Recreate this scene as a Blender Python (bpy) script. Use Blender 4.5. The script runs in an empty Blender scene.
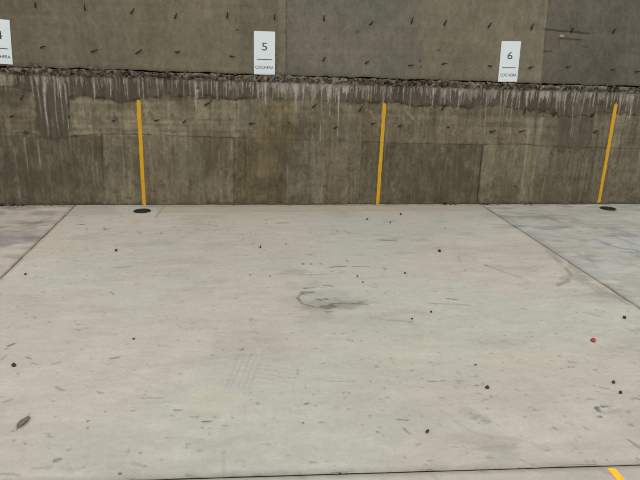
import bpy, math, random
import numpy as np
from mathutils import Matrix, Vector

random.seed(7); RS = np.random.RandomState(11)
C = bpy.context.scene.collection
SC = bpy.context.scene

# ------------------------------------------------------------------ camera
FPX, YAW, PIT, ROLL, HC, DC = 603.4, 0.1208, 0.3030, 0.0269, 1.5611, 6.2227
cy, sy, cp, sp = math.cos(YAW), math.sin(YAW), math.cos(PIT), math.sin(PIT)
FW = np.array([sy*cp, cy*cp, -sp]); R0 = np.array([cy, -sy, 0.0]); U0 = np.cross(R0, FW)
RT = math.cos(ROLL)*R0 + math.sin(ROLL)*U0
UP = -math.sin(ROLL)*R0 + math.cos(ROLL)*U0
CAM = np.array([0.0, -DC, HC])
cam = bpy.data.cameras.new('camera'); co = bpy.data.objects.new('camera', cam); C.objects.link(co)
cam.sensor_fit = 'HORIZONTAL'; cam.sensor_width = 36.0; cam.lens = FPX*36.0/640.0
cam.clip_start = 0.05; cam.clip_end = 100
co.matrix_world = Matrix(((RT[0], UP[0], -FW[0], CAM[0]), (RT[1], UP[1], -FW[1], CAM[1]),
                          (RT[2], UP[2], -FW[2], CAM[2]), (0, 0, 0, 1)))
SC.camera = co

YU = 0.02                      # front plane of the upper pour, a touch behind the lower one
def ray(u, v): return FW + RT*((u-320)/FPX) + UP*((240-v)/FPX)
def lower(u, v):               # photo point measured onto the lower wall's face -> (x, z)
    d = ray(u, v); p = CAM + d*((0.0-CAM[1])/d[1]); return float(p[0]), float(p[2])
def upper(u, v):
    d = ray(u, v); p = CAM + d*((YU-CAM[1])/d[1]); return float(p[0]), float(p[2])
def ground(u, v):              # onto the floor -> (x, y)
    d = ray(u, v); p = CAM + d*((0.0-CAM[2])/d[2]); return float(p[0]), float(p[1])
def ledge_z(x): return 1.3279 - 0.0095*x

# ------------------------------------------------------------------ numpy noise
def _hash(ix, iy, seed):
    h = (ix.astype(np.int64)*374761393 + iy.astype(np.int64)*668265263 + seed*1442695041) & 0x7fffffff
    h = ((h ^ (h >> 13))*1274126177) & 0x7fffffff
    return ((h ^ (h >> 16)) & 0xffff)/65535.0
def vnoise(x, y, seed=0):
    x = np.asarray(x, float); y = np.asarray(y, float)
    ix = np.floor(x); iy = np.floor(y); fx = x-ix; fy = y-iy
    fx = fx*fx*fx*(fx*(fx*6-15)+10); fy = fy*fy*fy*(fy*(fy*6-15)+10)
    a = _hash(ix, iy, seed); b = _hash(ix+1, iy, seed); c = _hash(ix, iy+1, seed); d = _hash(ix+1, iy+1, seed)
    return (a*(1-fx)+b*fx)*(1-fy) + (c*(1-fx)+d*fx)*fy
def fbm(x, y, seed=0, octv=4):           # about -1..1
    t = 0; a = 1.0; s = 0
    for o in range(octv):
        t = t + a*(vnoise(x*2**o+o*17.3, y*2**o+o*9.1, seed+o*31)*2-1); s += a; a *= 0.55
    return t/s*1.5
def sstep(a, b, v):
    t = np.clip((v-a)/(b-a), 0, 1); return t*t*(3-2*t)

def lin(c):
    c = np.array(c, float)/255.0
    return np.where(c <= 0.04045, c/12.92, ((c+0.055)/1.055)**2.4)

class Paint:
    """colour of the concrete itself (pours, stains, lime runs), in wall or floor metres"""
    def __init__(self, X, Y, base):
        self.X, self.Y = X, Y
        self.c = np.ones(X.shape+(3,))*lin(base)
    def mix(self, m, col):
        m = np.clip(m, 0, 1)[..., None]; self.c = self.c*(1-m) + lin(col)*m
    def mul(self, f): self.c = self.c*(np.asarray(f)[..., None] if np.ndim(f) == self.X.ndim else f)
    def poly(self, pts, warp=0.01, ws=12, feather=0.006, seed=3):
        X = self.X + warp*fbm(self.X*ws, self.Y*ws, seed, 3); Y = self.Y + warp*fbm(self.X*ws+40, self.Y*ws+9, seed+5, 3)
        inside = np.zeros(X.shape, bool); dist = np.full(X.shape, 1e9)
        n = len(pts)
        for i in range(n):
            (x0, y0), (x1, y1) = pts[i], pts[(i+1) % n]
            if y0 != y1:
                cond = ((y0 > Y) != (y1 > Y)) & (X < (x1-x0)*(Y-y0)/(y1-y0)+x0); inside ^= cond
            dx, dy = x1-x0, y1-y0; L = dx*dx+dy*dy+1e-12
            t = np.clip(((X-x0)*dx+(Y-y0)*dy)/L, 0, 1)
            dist = np.minimum(dist, np.hypot(X-x0-t*dx, Y-y0-t*dy))
        sd = np.where(inside, dist, -dist)
        return sstep(-feather, feather, sd)
    def seg(self, p0, p1, w, wob=0.003, ws=15, seed=0, breakup=0.0):
        out = np.zeros(self.X.shape); pad = w+2*wob+.02
        nb = (self.X > min(p0[0], p1[0])-pad) & (self.X < max(p0[0], p1[0])+pad) & (self.Y > min(p0[1], p1[1])-pad) & (self.Y < max(p0[1], p1[1])+pad)
        if not nb.any(): return out
        bx, by = self.X[nb], self.Y[nb]
        X = bx + wob*fbm(bx*ws, by*ws, seed+3, 2); Y = by + wob*fbm(bx*ws+7, by*ws+3, seed+8, 2)
        dx, dy = p1[0]-p0[0], p1[1]-p0[1]; L = dx*dx+dy*dy+1e-12
        t = np.clip(((X-p0[0])*dx+(Y-p0[1])*dy)/L, 0, 1)
        d = np.hypot(X-p0[0]-t*dx, Y-p0[1]-t*dy)
        m = 1-sstep(w*0.35, w, d)
        if breakup: m = m*(1-breakup*sstep(-0.1, 0.4, fbm(bx*9+seed, by*9, seed+77, 3)))
        out[nb] = m; return out
    def line(self, pts, w, **k):
        m = 0
        for a, b in zip(pts[:-1], pts[1:]): m = np.maximum(m, self.seg(a, b, w, **k))
        return m
    def blob(self, c, rx, ry, ang=0.0, warp=0.35, ws=1.6, seed=0):
        dx = self.X-c[0]; dy = self.Y-c[1]; ca, sa = math.cos(ang), math.sin(ang)
        a = (dx*ca+dy*sa)/rx; b = (-dx*sa+dy*ca)/ry
        near = (np.abs(a) < 2.2) & (np.abs(b) < 2.2)
        m = np.zeros(self.X.shape)
        if near.any():
            an, bn = a[near], b[near]
            r = np.hypot(an, bn) + warp*fbm(an*ws+seed, bn*ws, seed, 3)
            m[near] = 1-sstep(0.45, 1.05, r)
        return m
    def drip(self, x, z0, z1, w, a, seed):
        m = np.zeros(self.X.shape)
        nb = np.abs(self.X-x) < 0.12
        nb &= (self.Y < z0+0.02) & (self.Y > z1-0.03)
        if not nb.any(): return m
        Z = self.Y[nb]; XX = self.X[nb]
        wob = 0.010*fbm(Z*3+seed*3.1, Z*0+seed, seed, 2)
        t = np.clip((z0-Z)/(z0-z1), 0, 1)
        ww = w*(1.7-1.1*np.minimum(t*2.2, 1))
        mm = np.exp(-((XX-x-wob)/ww)**2)*(1-sstep(0.72, 1.03, t))*sstep(z0+0.015, z0-0.005, Z)
        m[nb] = mm*a*(0.8+0.35*fbm(Z*22+seed, XX*30, seed+2, 2)); return m

# ------------------------------------------------------------------ materials
def new_mat(name):
    m = bpy.data.materials.new(name); m.use_nodes = True
    nt = m.node_tree; return m, nt, nt.nodes['Principled BSDF']
def plain(name, col, rough=0.6, metal=0.0, var=0.10, scale=60, bump=0.0):
    m, nt, b = new_mat(name); N, L = nt.nodes, nt.links
    tc = N.new('ShaderNodeTexCoord'); no = N.new('ShaderNodeTexNoise'); no.inputs['Scale'].default_value = scale
    no.inputs['Detail'].default_value = 4
    L.new(tc.outputs['Object'], no.inputs['Vector'])
    ra = N.new('ShaderNodeValToRGB'); c = lin(col)
    ra.color_ramp.elements[0].position = 0.3; ra.color_ramp.elements[1].position = 0.7
    ra.color_ramp.elements[0].color = (*np.clip(c*(1-var), 0, 1), 1); ra.color_ramp.elements[1].color = (*np.clip(c*(1+var), 0, 1), 1)
    L.new(no.outputs['Fac'], ra.inputs['Fac']); L.new(ra.outputs['Color'], b.inputs['Base Color'])
    b.inputs['Roughness'].default_value = rough; b.inputs['Metallic'].default_value = metal
    if bump:
        bp = N.new('ShaderNodeBump'); bp.inputs['Strength'].default_value = bump; bp.inputs['Distance'].default_value = 0.004
        L.new(no.outputs['Fac'], bp.inputs['Height']); L.new(bp.outputs['Normal'], b.inputs['Normal'])
    return m
def concrete(name, stretch, grain, gscale, bump, dist, rough=0.9, sp=0.3):
    """stain colour stored on the mesh x procedural mottling, grain and pores"""
    m, nt, b = new_mat(name); N, L = nt.nodes, nt.links
    at = N.new('ShaderNodeAttribute'); at.attribute_name = 'stain'
    tc = N.new('ShaderNodeTexCoord')
    mp = N.new('ShaderNodeMapping'); mp.inputs['Scale'].default_value = stretch; L.new(tc.outputs['Object'], mp.inputs['Vector'])
    def noise(vec, s, det, rough_=0.6):
        n = N.new('ShaderNodeTexNoise'); n.inputs['Scale'].default_value = s; n.inputs['Detail'].default_value = det
        n.inputs['Roughness'].default_value = rough_; L.new(vec, n.inputs['Vector']); return n
    n1 = noise(mp.outputs['Vector'], gscale, 8, 0.7); n2 = noise(tc.outputs['Object'], 105, 2); n3 = noise(tc.outputs['Object'], 42, 5, 0.65)
    def mr(src, a, c, lo=0.25, hi=0.75):
        r = N.new('ShaderNodeMapRange'); r.inputs['From Min'].default_value = lo; r.inputs['From Max'].default_value = hi
        r.inputs['To Min'].default_value = a; r.inputs['To Max'].default_value = c; L.new(src, r.inputs['Value']); return r.outputs['Result']
    def mm(a, c):
        r = N.new('ShaderNodeMath'); r.operation = 'MULTIPLY'; L.new(a, r.inputs[0]); L.new(c, r.inputs[1]); return r.outputs[0]
    f = mm(mm(mr(n1.outputs['Fac'], 1-grain, 1+grain), mr(n2.outputs['Fac'], 1-grain*0.9, 1+grain*0.9)), mr(n3.outputs['Fac'], 1-grain*0.7, 1+grain*0.7))
    vm = N.new('ShaderNodeVectorMath'); vm.operation = 'SCALE'
    L.new(at.outputs['Color'], vm.inputs[0]); L.new(f, vm.inputs['Scale']); L.new(vm.outputs['Vector'], b.inputs['Base Color'])
    ad = N.new('ShaderNodeMath'); ad.operation = 'ADD'; L.new(n1.outputs['Fac'], ad.inputs[0]); L.new(n3.outputs['Fac'], ad.inputs[1])
    bp = N.new('ShaderNodeBump'); bp.inputs['Strength'].default_value = bump; bp.inputs['Distance'].default_value = dist
    L.new(ad.outputs[0], bp.inputs['Height']); L.new(bp.outputs['Normal'], b.inputs['Normal'])
    b.inputs['Roughness'].default_value = rough; b.inputs['Specular IOR Level'].default_value = sp
    return m

E_WALL, E_FLOOR = 1.0, 1.0     # light level on each surface: photo tone / level = albedo
ALB_W, ALB_U, ALB_F = np.array((1.38, 1.37, 1.29)), np.array((1.24, 1.24, 1.19)), np.array((0.865, 0.86, 0.86))
M_WALL = concrete('stained_wall_concrete', (1.9, 1, 0.6), 0.27, 13, 0.8, 0.008)
M_UPPER = concrete('board_formed_concrete', (1.7, 1, .8), 0.17, 12, 0.35, 0.004)
M_FLOOR = concrete('trowelled_slab_concrete', (0.55, 1.3, 1), 0.075, 9, 0.3, 0.003, 0.8)
M_RUBBLE = concrete('crumbled_mortar', (1, 1, 1), 0.3, 30, 0.8, 0.006)
M_SOIL = plain('joint_dirt', (40, 35, 29), 1.0, var=0.3)
M_SIGN = plain('white_sign_panel', (226, 235, 237), 0.45, var=0.012, scale=14)
M_INK = plain('dark_grey_print', (60, 66, 70), 0.6)
M_TIE = plain('rusted_steel', (50, 44, 37), 0.85, 0.2, var=0.35, scale=90, bump=0.4)
M_IRON = plain('black_cast_iron', (20, 21, 20), 0.7, 0.1, var=0.3, scale=70, bump=0.4)
M_PEB = plain('dark_stone', (52, 50, 48), 0.9, var=0.35, scale=80, bump=0.6)
M_RED = plain('red_plastic', (168, 62, 48), 0.5, var=0.55, scale=75)
M_LEAF = plain('dry_leaf', (112, 100, 87), 0.85, var=0.3, scale=70)
def yellow(name, base, worn):
    m, nt, b = new_mat(name); N, L = nt.nodes, nt.links
    tc = N.new('ShaderNodeTexCoord'); no = N.new('ShaderNodeTexNoise'); no.inputs['Scale'].default_value = 34; no.inputs['Detail'].default_value = 6
    L.new(tc.outputs['Object'], no.inputs['Vector'])
    ra = N.new('ShaderNodeValToRGB'); e = ra.color_ramp.elements
    e[0].position = 0.30; e[0].color = (*lin(worn), 1); e[1].position = 0.50; e[1].color = (*lin(base), 1)
    L.new(no.outputs['Fac'], ra.inputs['Fac']); L.new(ra.outputs['Color'], b.inputs['Base Color']); b.inputs['Roughness'].default_value = 0.6
    return m
M_YEL = yellow('yellow_paint', (217, 163, 5), (206, 150, 8))
M_YEL2 = yellow('yellow_floor_paint', (246, 186, 30), (236, 172, 34))

# ------------------------------------------------------------------ mesh helpers
def mesh_obj(name, verts, faces, mat, parent=None, smooth=False, col=None):
    me = bpy.data.meshes.new(name)
    if isinstance(verts, np.ndarray) and isinstance(faces, np.ndarray):
        k = faces.shape[1]
        me.vertices.add(len(verts)); me.vertices.foreach_set('co', verts.astype(np.float32).ravel())
        me.loops.add(faces.size); me.loops.foreach_set('vertex_index', faces.astype(np.int32).ravel())
        me.polygons.add(len(faces)); me.polygons.foreach_set('loop_start', np.arange(0, faces.size, k, dtype=np.int32))
        me.polygons.foreach_set('loop_total', np.full(len(faces), k, dtype=np.int32))
        me.update(calc_edges=True)
    else:
        me.from_pydata([tuple(v) for v in verts], [], faces); me.update()
    me.validate()
    if col is not None:
        a = me.attributes.new('stain', 'FLOAT_COLOR', 'POINT')
        rgba = np.ones((len(verts), 4), np.float32); rgba[:, :3] = col
        a.data.foreach_set('color', rgba.ravel())
    if smooth: me.polygons.foreach_set('use_smooth', np.ones(len(me.polygons), bool))
    if mat: me.materials.append(mat)
    o = bpy.data.objects.new(name, me); C.objects.link(o)
    if parent: o.parent = parent
    return o
def grid_faces(nu, nv, flip=False):
    i = np.arange(nu-1)[:, None]; j = np.arange(nv-1)[None, :]
    a = (i*nv+j).ravel(); b = ((i+1)*nv+j).ravel(); c = ((i+1)*nv+j+1).ravel(); d = (i*nv+j+1).ravel()
    return np.stack([a, d, c, b] if flip else [a, b, c, d], 1)
def tag(o, label, cat, group=None):
    o['label'] = label; o['category'] = cat
    if group: o['group'] = group
    return o
def empty(name, loc, rot=(0, 0, 0)):
    o = bpy.data.objects.new(name, None); C.objects.link(o); o.location = loc; o.rotation_euler = rot
    o.empty_display_size = 0.1; return o

# ================================================================== lower wall
XL, XR = -5.6, 6.4
nx = int((XR-XL)/0.0075)+1; nz = 184
xs = np.linspace(XL, XR, nx); vs = np.linspace(0, 1, nz)
X, V = np.meshgrid(xs, vs, indexing='ij')
topz = ledge_z(X) - 0.011 + 0.010*fbm(X*7, X*0+2, 5, 3) + 0.006*fbm(X*31, X*0, 6, 2)
Z = -0.06 + V*(topz+0.06)
P = Paint(X, Z, (98, 91, 76))
def LW(*pts): return [lower(u, v) for u, v in pts]
# regions of the pours -------------------------------------------------
FAR_L, FAR_R = -400, 1100
def region(pts, col, a=1.0, warp=0.006, feather=0.006, seed=3):
    P.mix(a*P.poly(LW(*pts), warp, 14, feather, seed), col)
region([(FAR_L, 131), (70, 135), (103, 134.5), (105, 230), (FAR_L, 240)], (82, 75, 62), 0.95, seed=4)
region([(103, 134.5), (122, 134), (122, 230), (105, 230)], (106, 99, 84), 0.9)
region([(122, 134), (196, 138), (234, 138), (234, 230), (122, 230)], (98, 91, 75), 0.9, seed=6)
region([(234, 136), (288, 138), (286, 230), (234, 230)], (84, 76, 58), 0.9, 0.02, 0.02, seed=7)
region([(288, 145), (322, 145), (322, 230), (284, 230)], (94, 89, 78), 0.8, 0.015, 0.02, seed=8)
region([(322, 142), (363, 142), (361, 230), (320, 230)], (92, 85, 70), 0.8, seed=9)
region([(362, 142.5), (482, 145), (477, 230), (360, 230)], (81, 75, 62), 0.95, 0.003, seed=10)
region([(484, 145), (545, 146), (540, 230), (478, 230)], (102, 96, 79), 0.9, 0.004, seed=11)
region([(545, 146), (FAR_R, 165), (FAR_R, 230), (540, 230)], (92, 86, 73), 0.9, 0.01, 0.02, seed=12)
region([(70, 97), (130, 103), (240, 99), (240, 137), (70, 135)], (114, 107, 90), 0.88, seed=13)
region([(262, 104), (296, 102), (292, 150), (258, 142)], (108, 95, 66), 0.55, 0.03, 0.04, seed=14)
region([(367, 104), (480, 108), (480, 144), (365, 142)], (100, 93, 78), 0.8, seed=15)
region([(482, 108), (548, 112), (548, 146), (482, 144)], (99, 92, 76), 0.8, seed=16)
region([(FAR_L, 84), (15, 88), (34, 95), (34, 133), (FAR_L, 131)], (98, 90, 75), 0.85, seed=17)
region([(0, 90), (25, 90), (30, 100), (22, 106), (0, 104)], (76, 69, 57), 0.7, 0.02, 0.02, seed=18)
# long vertical weathering and horizontal board marks
streak = fbm(X*16, Z*0.9, 40, 4); streak2 = fbm(X*42, Z*1.6, 44, 3); cloud = fbm(X*2.2, Z*2.6, 48, 5); clod = fbm(X*7, Z*7, 49, 4)
P.mul(1+0.17*streak+0.15*streak2+0.19*cloud+0.14*clod)
grit = fbm(X*34, Z*24, 41, 2); grit2 = fbm(X*60, Z*44, 42, 2)
P.mul(1+0.13*grit+0.10*grit2)
P.mix(0.45*sstep(0.55, 0.95, fbm(X*17, Z*13, 43, 3)), (62, 55, 44)); P.mix(0.3*sstep(0.5, 0.95, fbm(X*19, Z*9, 45, 3)), (128, 121, 104))
hb = fbm(X*0.7, Z*34, 52, 3)
zmid0 = LW((150, 137))[0][1]
midm = sstep(zmid0-0.02, zmid0+0.03, Z)
P.mul(1+(0.04+0.13*midm)*hb)
P.mix(0.55*sstep(0.1, 0.75, fbm(X*2.6, Z*1.8, 60, 4)), (74, 66, 50))
P.mix(0.22*sstep(0.2, 0.8, fbm(X*3.1, Z*2.2, 66, 4)), (122, 118, 106))
# dark damp columns under the crumbled edge
band_edge = [(FAR_L, 84), (0, 87), (15, 88), (30, 92), (50, 97), (71, 97.5), (84, 97), (100, 99), (110, 99), (121, 103),
             (130, 102), (136, 99.5), (150, 99), (166, 95), (182, 96), (200, 96.5), (216, 97), (235, 99.5), (250, 98), (265, 97), (282, 100), (300, 98), (325, 101), (350, 102.5),
             (366, 103), (385, 102), (400, 103), (415, 107), (450, 106), (470, 108), (500, 105), (520, 109), (548, 112), (560, 116), (592, 116),
             (602, 112), (640, 116), (FAR_R, 126)]
xu = [lower(u, 90)[0] for u in (-400, 0, 160, 320, 480, 640, 1100)]
def ucol0(xx): return np.interp(xx, xu, (-400, 0, 160, 320, 480, 640, 1100))
bandpoly = LW(*([(FAR_L, 0)] + band_edge + [(FAR_R, 0)]))
bm = P.poly(bandpoly, 0.016, 24, 0.005, 21)
grey_c = (73, 67, 57)
P.mix(0.93*bm*(1-.6*np.exp(-((ucol0(X)-305)/45)**4)), grey_c)
P.mul(1+bm*(0.22*fbm(X*22, Z*2.2, 70, 4)+0.10*fbm(X*9, Z*8, 71, 4)))
for k, (cp2, fe, al) in enumerate(((((33, 90), (70, 90), (68.5, 112), (68, 137), (58, 139), (45, 139), (37, 130)),   .018, 1.0), (((558, 105), (594, 105), (592, 150), (574, 152), (556, 149)), .028, .95))):
    cm = P.poly(LW(*cp2), 0.018, 20, fe, 25+k); bm = np.maximum(bm, cm*al)
    P.mix(al*cm, (72, 66, 57) if k == 0 else (80, 73, 63)); P.mul(1+cm*0.2*fbm(X*22, Z*2.0, 75+k, 4))
edge2 = np.maximum(P.line(LW((69.5, 98), (69, 112), (68, 137)), .012, wob=.018, ws=24, seed=27, breakup=.8), P.line(LW((36, 134), (46, 139.5), (58, 139), (70, 136.5)), .012, wob=.018, ws=24, seed=28, breakup=.7))
edge2 = np.maximum(edge2, .6*P.line(LW((558, 150), (574, 153), (592, 150)), .012, wob=.018, ws=24, seed=29, breakup=.8)); P.mix(.75*edge2, (46, 40, 32))
be = P.line(LW(*band_edge), 0.011, wob=0.020, ws=24, seed=22, breakup=0.85)
be = be*(1-.8*np.exp(-((ucol0(X)-305)/45)**4)); P.mix(0.8*be, (46, 40, 32))
P.mix(0.8*P.poly(LW((-40, 60), (13, 66), (14, 84), (4, 87), (-40, 84)), 0.015, 14, 0.01, 5), (112, 103, 92))
# pale lime wash at the top of the band
def band_alpha(u):
    pts = [(-400, .35), (0, .35), (30, .45), (70, .5), (90, .32), (160, .3), (235, .4), (252, .85), (345, .85), (360, .55), (400, .6), (470, .6), (520, .7), (640, .6), (1100, .6)]
    return np.interp(u, [p[0] for p in pts], [p[1] for p in pts])
xu = [lower(u, 90)[0] for u in (-400, 0, 160, 320, 480, 640, 1100)]
def ucol(xx): return np.interp(xx, xu, (-400, 0, 160, 320, 480, 640, 1100))
U = ucol(X); depth = ledge_z(X)-Z      # metres below the ledge line
rg = 1-np.abs(fbm(X*13, Z*0.8, 80, 3)); rg2 = 1-np.abs(fbm(X*31, Z*1.2, 83, 2))
wl = 0.035 + 0.10*np.clip(rg, 0, 1)**4 + 0.13*np.clip(rg2, 0, 1)**6 + 0.06*np.exp(-((U-300)/50)**2) + 0.035*sstep(400, 440, U)
wash = np.maximum(bm, np.exp(-((U-300)/45)**2))*sstep(0.006, -0.016, depth-wl)*np.clip(band_alpha(U)+.12, 0, 1)*(0.8+0.55*fbm(X*36, Z*5, 85, 3))
P.mix(0.97*wash, (139, 134, 127))
# lime runs
LIME = (154, 150, 143)
runs = [(43, 76, 138, 1.9, .75), (37, 78, 120, 1.0, .5), (53, 76, 136, .9, .6), (59, 78, 131, .8, .75), (64, 84, 138, .7, .6), (30, 74, 100, .8, .4), (80, 72, 88, .9, .75), (93, 74, 99, .8, .8),
        (110, 78, 98, .9, .8), (104, 74, 86, 1.2, .6), (123, 76, 98, .7, .6), (127, 76, 101, .6, .6), (138, 76, 100, .7, .8), (143, 78, 101, .6, .6), (156, 75, 98, .6, .7), (196, 78, 128, .9, .95),
        (196.5, 90, 99, 1.6, .9), (212, 78, 96, .7, .6), (226, 80, 98, 1.3, .6), (242, 80, 95, 1.5, .6), (266, 82, 107, 1.8, .75), (262, 82, 100, 1.2, .6), (279, 84, 99, 1.4, .5), (296, 84, 116, 1.9, .8),
        (303, 84, 108, 1.0, .6), (312, 84, 104, 1.1, .6), (321, 86, 148, .5, .7), (331, 86, 120, .7, .7), (340, 92, 145, .8, .85), (329, 88, 99, .9, .6), (347, 88, 98, 1.3, .6), (369, 86, 102, 1.2, .6),
        (392, 88, 102, .9, .5), (404, 86, 104, .8, .5), (412, 88, 112, .7, .5), (433, 88, 110, 1.2, .7), (446, 88, 106, 1.6, .7), (460, 88, 112, 1.5, .75), (488, 90, 140, .8, .6), (502, 90, 128, .8, .65),
        (514, 92, 126, .9, .5), (520, 92, 112, 1.2, .6), (527, 92, 108, 1.8, .7), (541, 92, 104, 1.3, .6), (558, 92, 112, 1.2, .6), (566, 92, 118, .8, .6), (576, 92, 140, .9, .45), (584, 94, 132, .8, .45),
        (608, 96, 112, 1.0, .5), (622, 96, 120, 1.1, .6), (632, 97, 124, 1.3, .6), (530, 118, 200, 3.0, .25), (541, 118, 200, 2.6, .3), (38, 140, 204, .8, .3), (25, 138, 190, 1.2, .3)]
run_m = np.zeros(X.shape)
for k, (u, v0, v1, w, a) in enumerate(runs):
    x0, z0 = lower(u, v0); x1, z1 = lower(u, v1)
    run_m = np.maximum(run_m, P.drip(x0, z0, z1, 0.0068*w, min(1, a*1.2), 100+k))
xx = xs[0]
while xx < xs[-1]:                                    # the smaller runs between them
    z0 = ledge_z(xx)-0.055-RS.rand()*0.03; L_ = 0.05+0.17*RS.rand()**1.6
    if RS.rand() < 0.12: L_ *= 2.4
    run_m = np.maximum(run_m, P.drip(xx, z0, z0-L_, 0.0035+0.005*RS.rand(), 0.2+0.5*RS.rand(), int(RS.randint(9999))))
    xx += 0.03+0.06*RS.rand()
for k in range(150):                                  # faint runs further down the face
    x0 = XL+RS.rand()*(XR-XL); z0 = 0.2+RS.rand()*0.9
    run_m = np.maximum(run_m, P.drip(x0, z0, max(0, z0-0.15-0.5*RS.rand()), 0.0035+0.005*RS.rand(), 0.06+0.18*RS.rand(), 3000+k))
P.mix(np.clip(1.15*run_m, 0, .95), LIME)
# formwork seams --------------------------------------------------------
seam_h = [[(FAR_L, 130), (0, 131.5), (36, 134)], [(67, 137), (100, 134), (150, 134.5), (196, 137), (234, 138)], [(234, 138), (300, 140), (362, 142)],
          [(362, 142.3), (420, 143.5), (482, 145)], [(484, 145), (520, 144.5), (560, 147), (600, 148), (640, 149), (FAR_R, 160)]]
seam_v = [[(101, 135), (105, 204)], [(121, 138), (121, 204)], [(234, 138), (234, 204)], [(364, 100), (362, 143), (359, 200)], [(482.5, 146), (477, 204)], [(536, 112), (535, 132)]]
sm = np.zeros(X.shape)
for k, (s, a) in enumerate(zip(seam_h, (.5, .6, .3, .75, .6))): sm = np.maximum(sm, a*P.line(LW(*s), 0.009, wob=0.005, seed=30+k, breakup=0.5))
for k, (s, a) in enumerate(zip(seam_v, (.45, .25, .55, .4, .9, .5))): sm = np.maximum(sm, a*P.line(LW(*s), 0.012 if a > .8 else 0.008, wob=0.002, seed=50+k, breakup=0.25))
P.mix(sm, (50, 45, 37))
for u0, v0, u1, v1 in ((165, 118, 232, 120), (140, 124, 214, 127), (160, 131, 230, 132), (110, 129, 136, 131), (72, 119, 100, 121)):
    P.mix(0.35*P.seg(lower(u0, v0), lower(u1, v1), 0.014, wob=0.006, seed=int(u0), breakup=0.6), (72, 64, 52))
for u, v, r, a in ((161, 181, .011, .8), (190, 181.5, .013, .8), (178, 172, .010, .7), (515, 186, .016, .7), (589, 189, .014, .6), (551, 153, .016, .7), (582, 156, .016, .7), (69, 117, .014, .8),
                   (240, 180, .02, .3), (75, 136, .02, .7), (26, 133, .03, .7), (460, 146, .05, .5), (547, 106, .05, .5), (555, 110, .03, .6), (601, 103, .04, .55), (609, 107, .03, .55),
                   (395, 186, .02, .5), (325, 186, .02, .5), (98, 97, .02, .6), (72, 98, .025, .8), (289, 123, .014, .7)):
    P.mix(a*P.blob(lower(u, v), r*1.3, r, seed=int(u)), (48, 43, 36))
for u0, v0, u1, v1 in ((371, 112, 377, 120), (407, 112, 414, 119), (372, 113, 366, 110)):
    P.mix(0.55*P.seg(lower(u0, v0), lower(u1, v1), 0.016, wob=0.012, seed=int(u0+v0), breakup=0.4), (134, 128, 112))
P.mix(0.4*P.blob(lower(372, 130), .10, .26, seed=8), (104, 92, 66)); P.mix(0.30*P.blob(lower(264, 165), .16, .2, seed=9), (120, 108, 84))
P.mix(0.35*P.blob(lower(530, 165), .07, .3, seed=10), (112, 104, 70)); P.mix(0.4*P.blob(lower(275, 182), .28, .1, seed=12), (66, 57, 42))
P.mix(0.4*P.blob(lower(40, 180), .45, .2, seed=13), (70, 64, 52)); P.mix(0.35*P.blob(lower(445, 175), .4, .22, seed=15), (72, 66, 55))
# grime along the foot
foot = sstep(0.085, 0.0, Z+0.03*fbm(X*9, X*0, 90, 3))
P.mix(0.35*foot, (74, 67, 54)); P.mix(0.75*sstep(0.03, 0.012, Z+0.012*fbm(X*14, X*0, 91, 3)), (58, 52, 43))
Yd = -0.004*bm*sstep(-.3, .4, fbm(X*12, Z*6, 95, 3)) + 0.006*sm + 0.004*be - 0.004*run_m
rim = sstep(0.085, 0.06, depth); Yd = Yd - rim*(0.008+0.022*fbm(X*26, Z*26, 96, 3))
P.mix(0.65*rim, (88, 80, 68)); P.mul(1+rim*(0.55*fbm(X*34, Z*34, 98, 2)-0.08))
Yd = Yd - 0.012*sstep(0.03, 0.0, Z)*(0.6+0.8*fbm(X*13, Z*20, 97, 3))
col = np.clip(P.c*ALB_W, 0, 0.9)
front = np.stack([X, Yd, Z], -1)
back = front[:, -1].copy(); back[:, 1] = 0.20; back[:, 2] += 0.004                    # top surface runs in under the upper pour
full = np.concatenate([front, back[:, None]], 1); colf = np.concatenate([col, col[:, -1:]*0.9], 1)
wl_o = mesh_obj('wall_back_lower', full.reshape(-1, 3), grid_faces(nx, nz+1), M_WALL, smooth=True, col=colf.reshape(-1, 3))
wl_o['kind'] = 'structure'

# ================================================================== upper wall
ZT = 3.3
nzu = 140
va = np.linspace(0, 1, nzu)
X, V = np.meshgrid(xs, va, indexing='ij')
zb = ledge_z(X) + 0.005*fbm(X*5, X*0, 120, 3) + 0.004*fbm(X*23, X*0, 121, 2)
Z = np.where(V < 0.85, zb + V/0.85*(2.25-zb), 2.25+(V-0.85)/0.15*(ZT-2.25))
P = Paint(X, Z, (101, 95, 82))
def UW(*pts): return [upper(u, v) for u, v in pts]
def regu(pts, colr, a=1.0, warp=0.004, feather=0.006, seed=3): P.mix(a*P.poly(UW(*pts), warp, 10, feather, seed), colr)
T = -400
regu([(FAR_L, T), (40, T), (40, 90), (FAR_L, 90)], (93, 86, 74), 0.8, 0.03, 0.08)
regu([(130, T), (236, T), (240, 90), (120, 90)], (108, 101, 84), 0.8, 0.05, 0.10, 5)
regu([(278.5, T), (285.5, T), (285.5, 90), (278.5, 90)], (112, 104, 90), 0.75)
regu([(286, T), (420, T), (420, 110), (286, 110)], (101, 97, 87), 0.9, 0.002)
regu([(420, T), (585, T), (541, 110), (420, 110)], (110, 103, 88), 0.85, 0.05, 0.08, 6)
regu([(583, T), (FAR_R, T), (FAR_R, 140), (538.5, 110), (549, 0)], (88, 83, 75), 0.97, 0.002, 0.004)
P.mix(0.35*P.blob(upper(374, 12), .16, .35, seed=4), (90, 95, 82)); P.mix(0.25*P.blob(upper(452, 20), .15, .3, seed=5), (94, 96, 82)); P.mix(0.25*P.blob(upper(520, 45), .2, .3, seed=6), (96, 96, 82))
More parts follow.
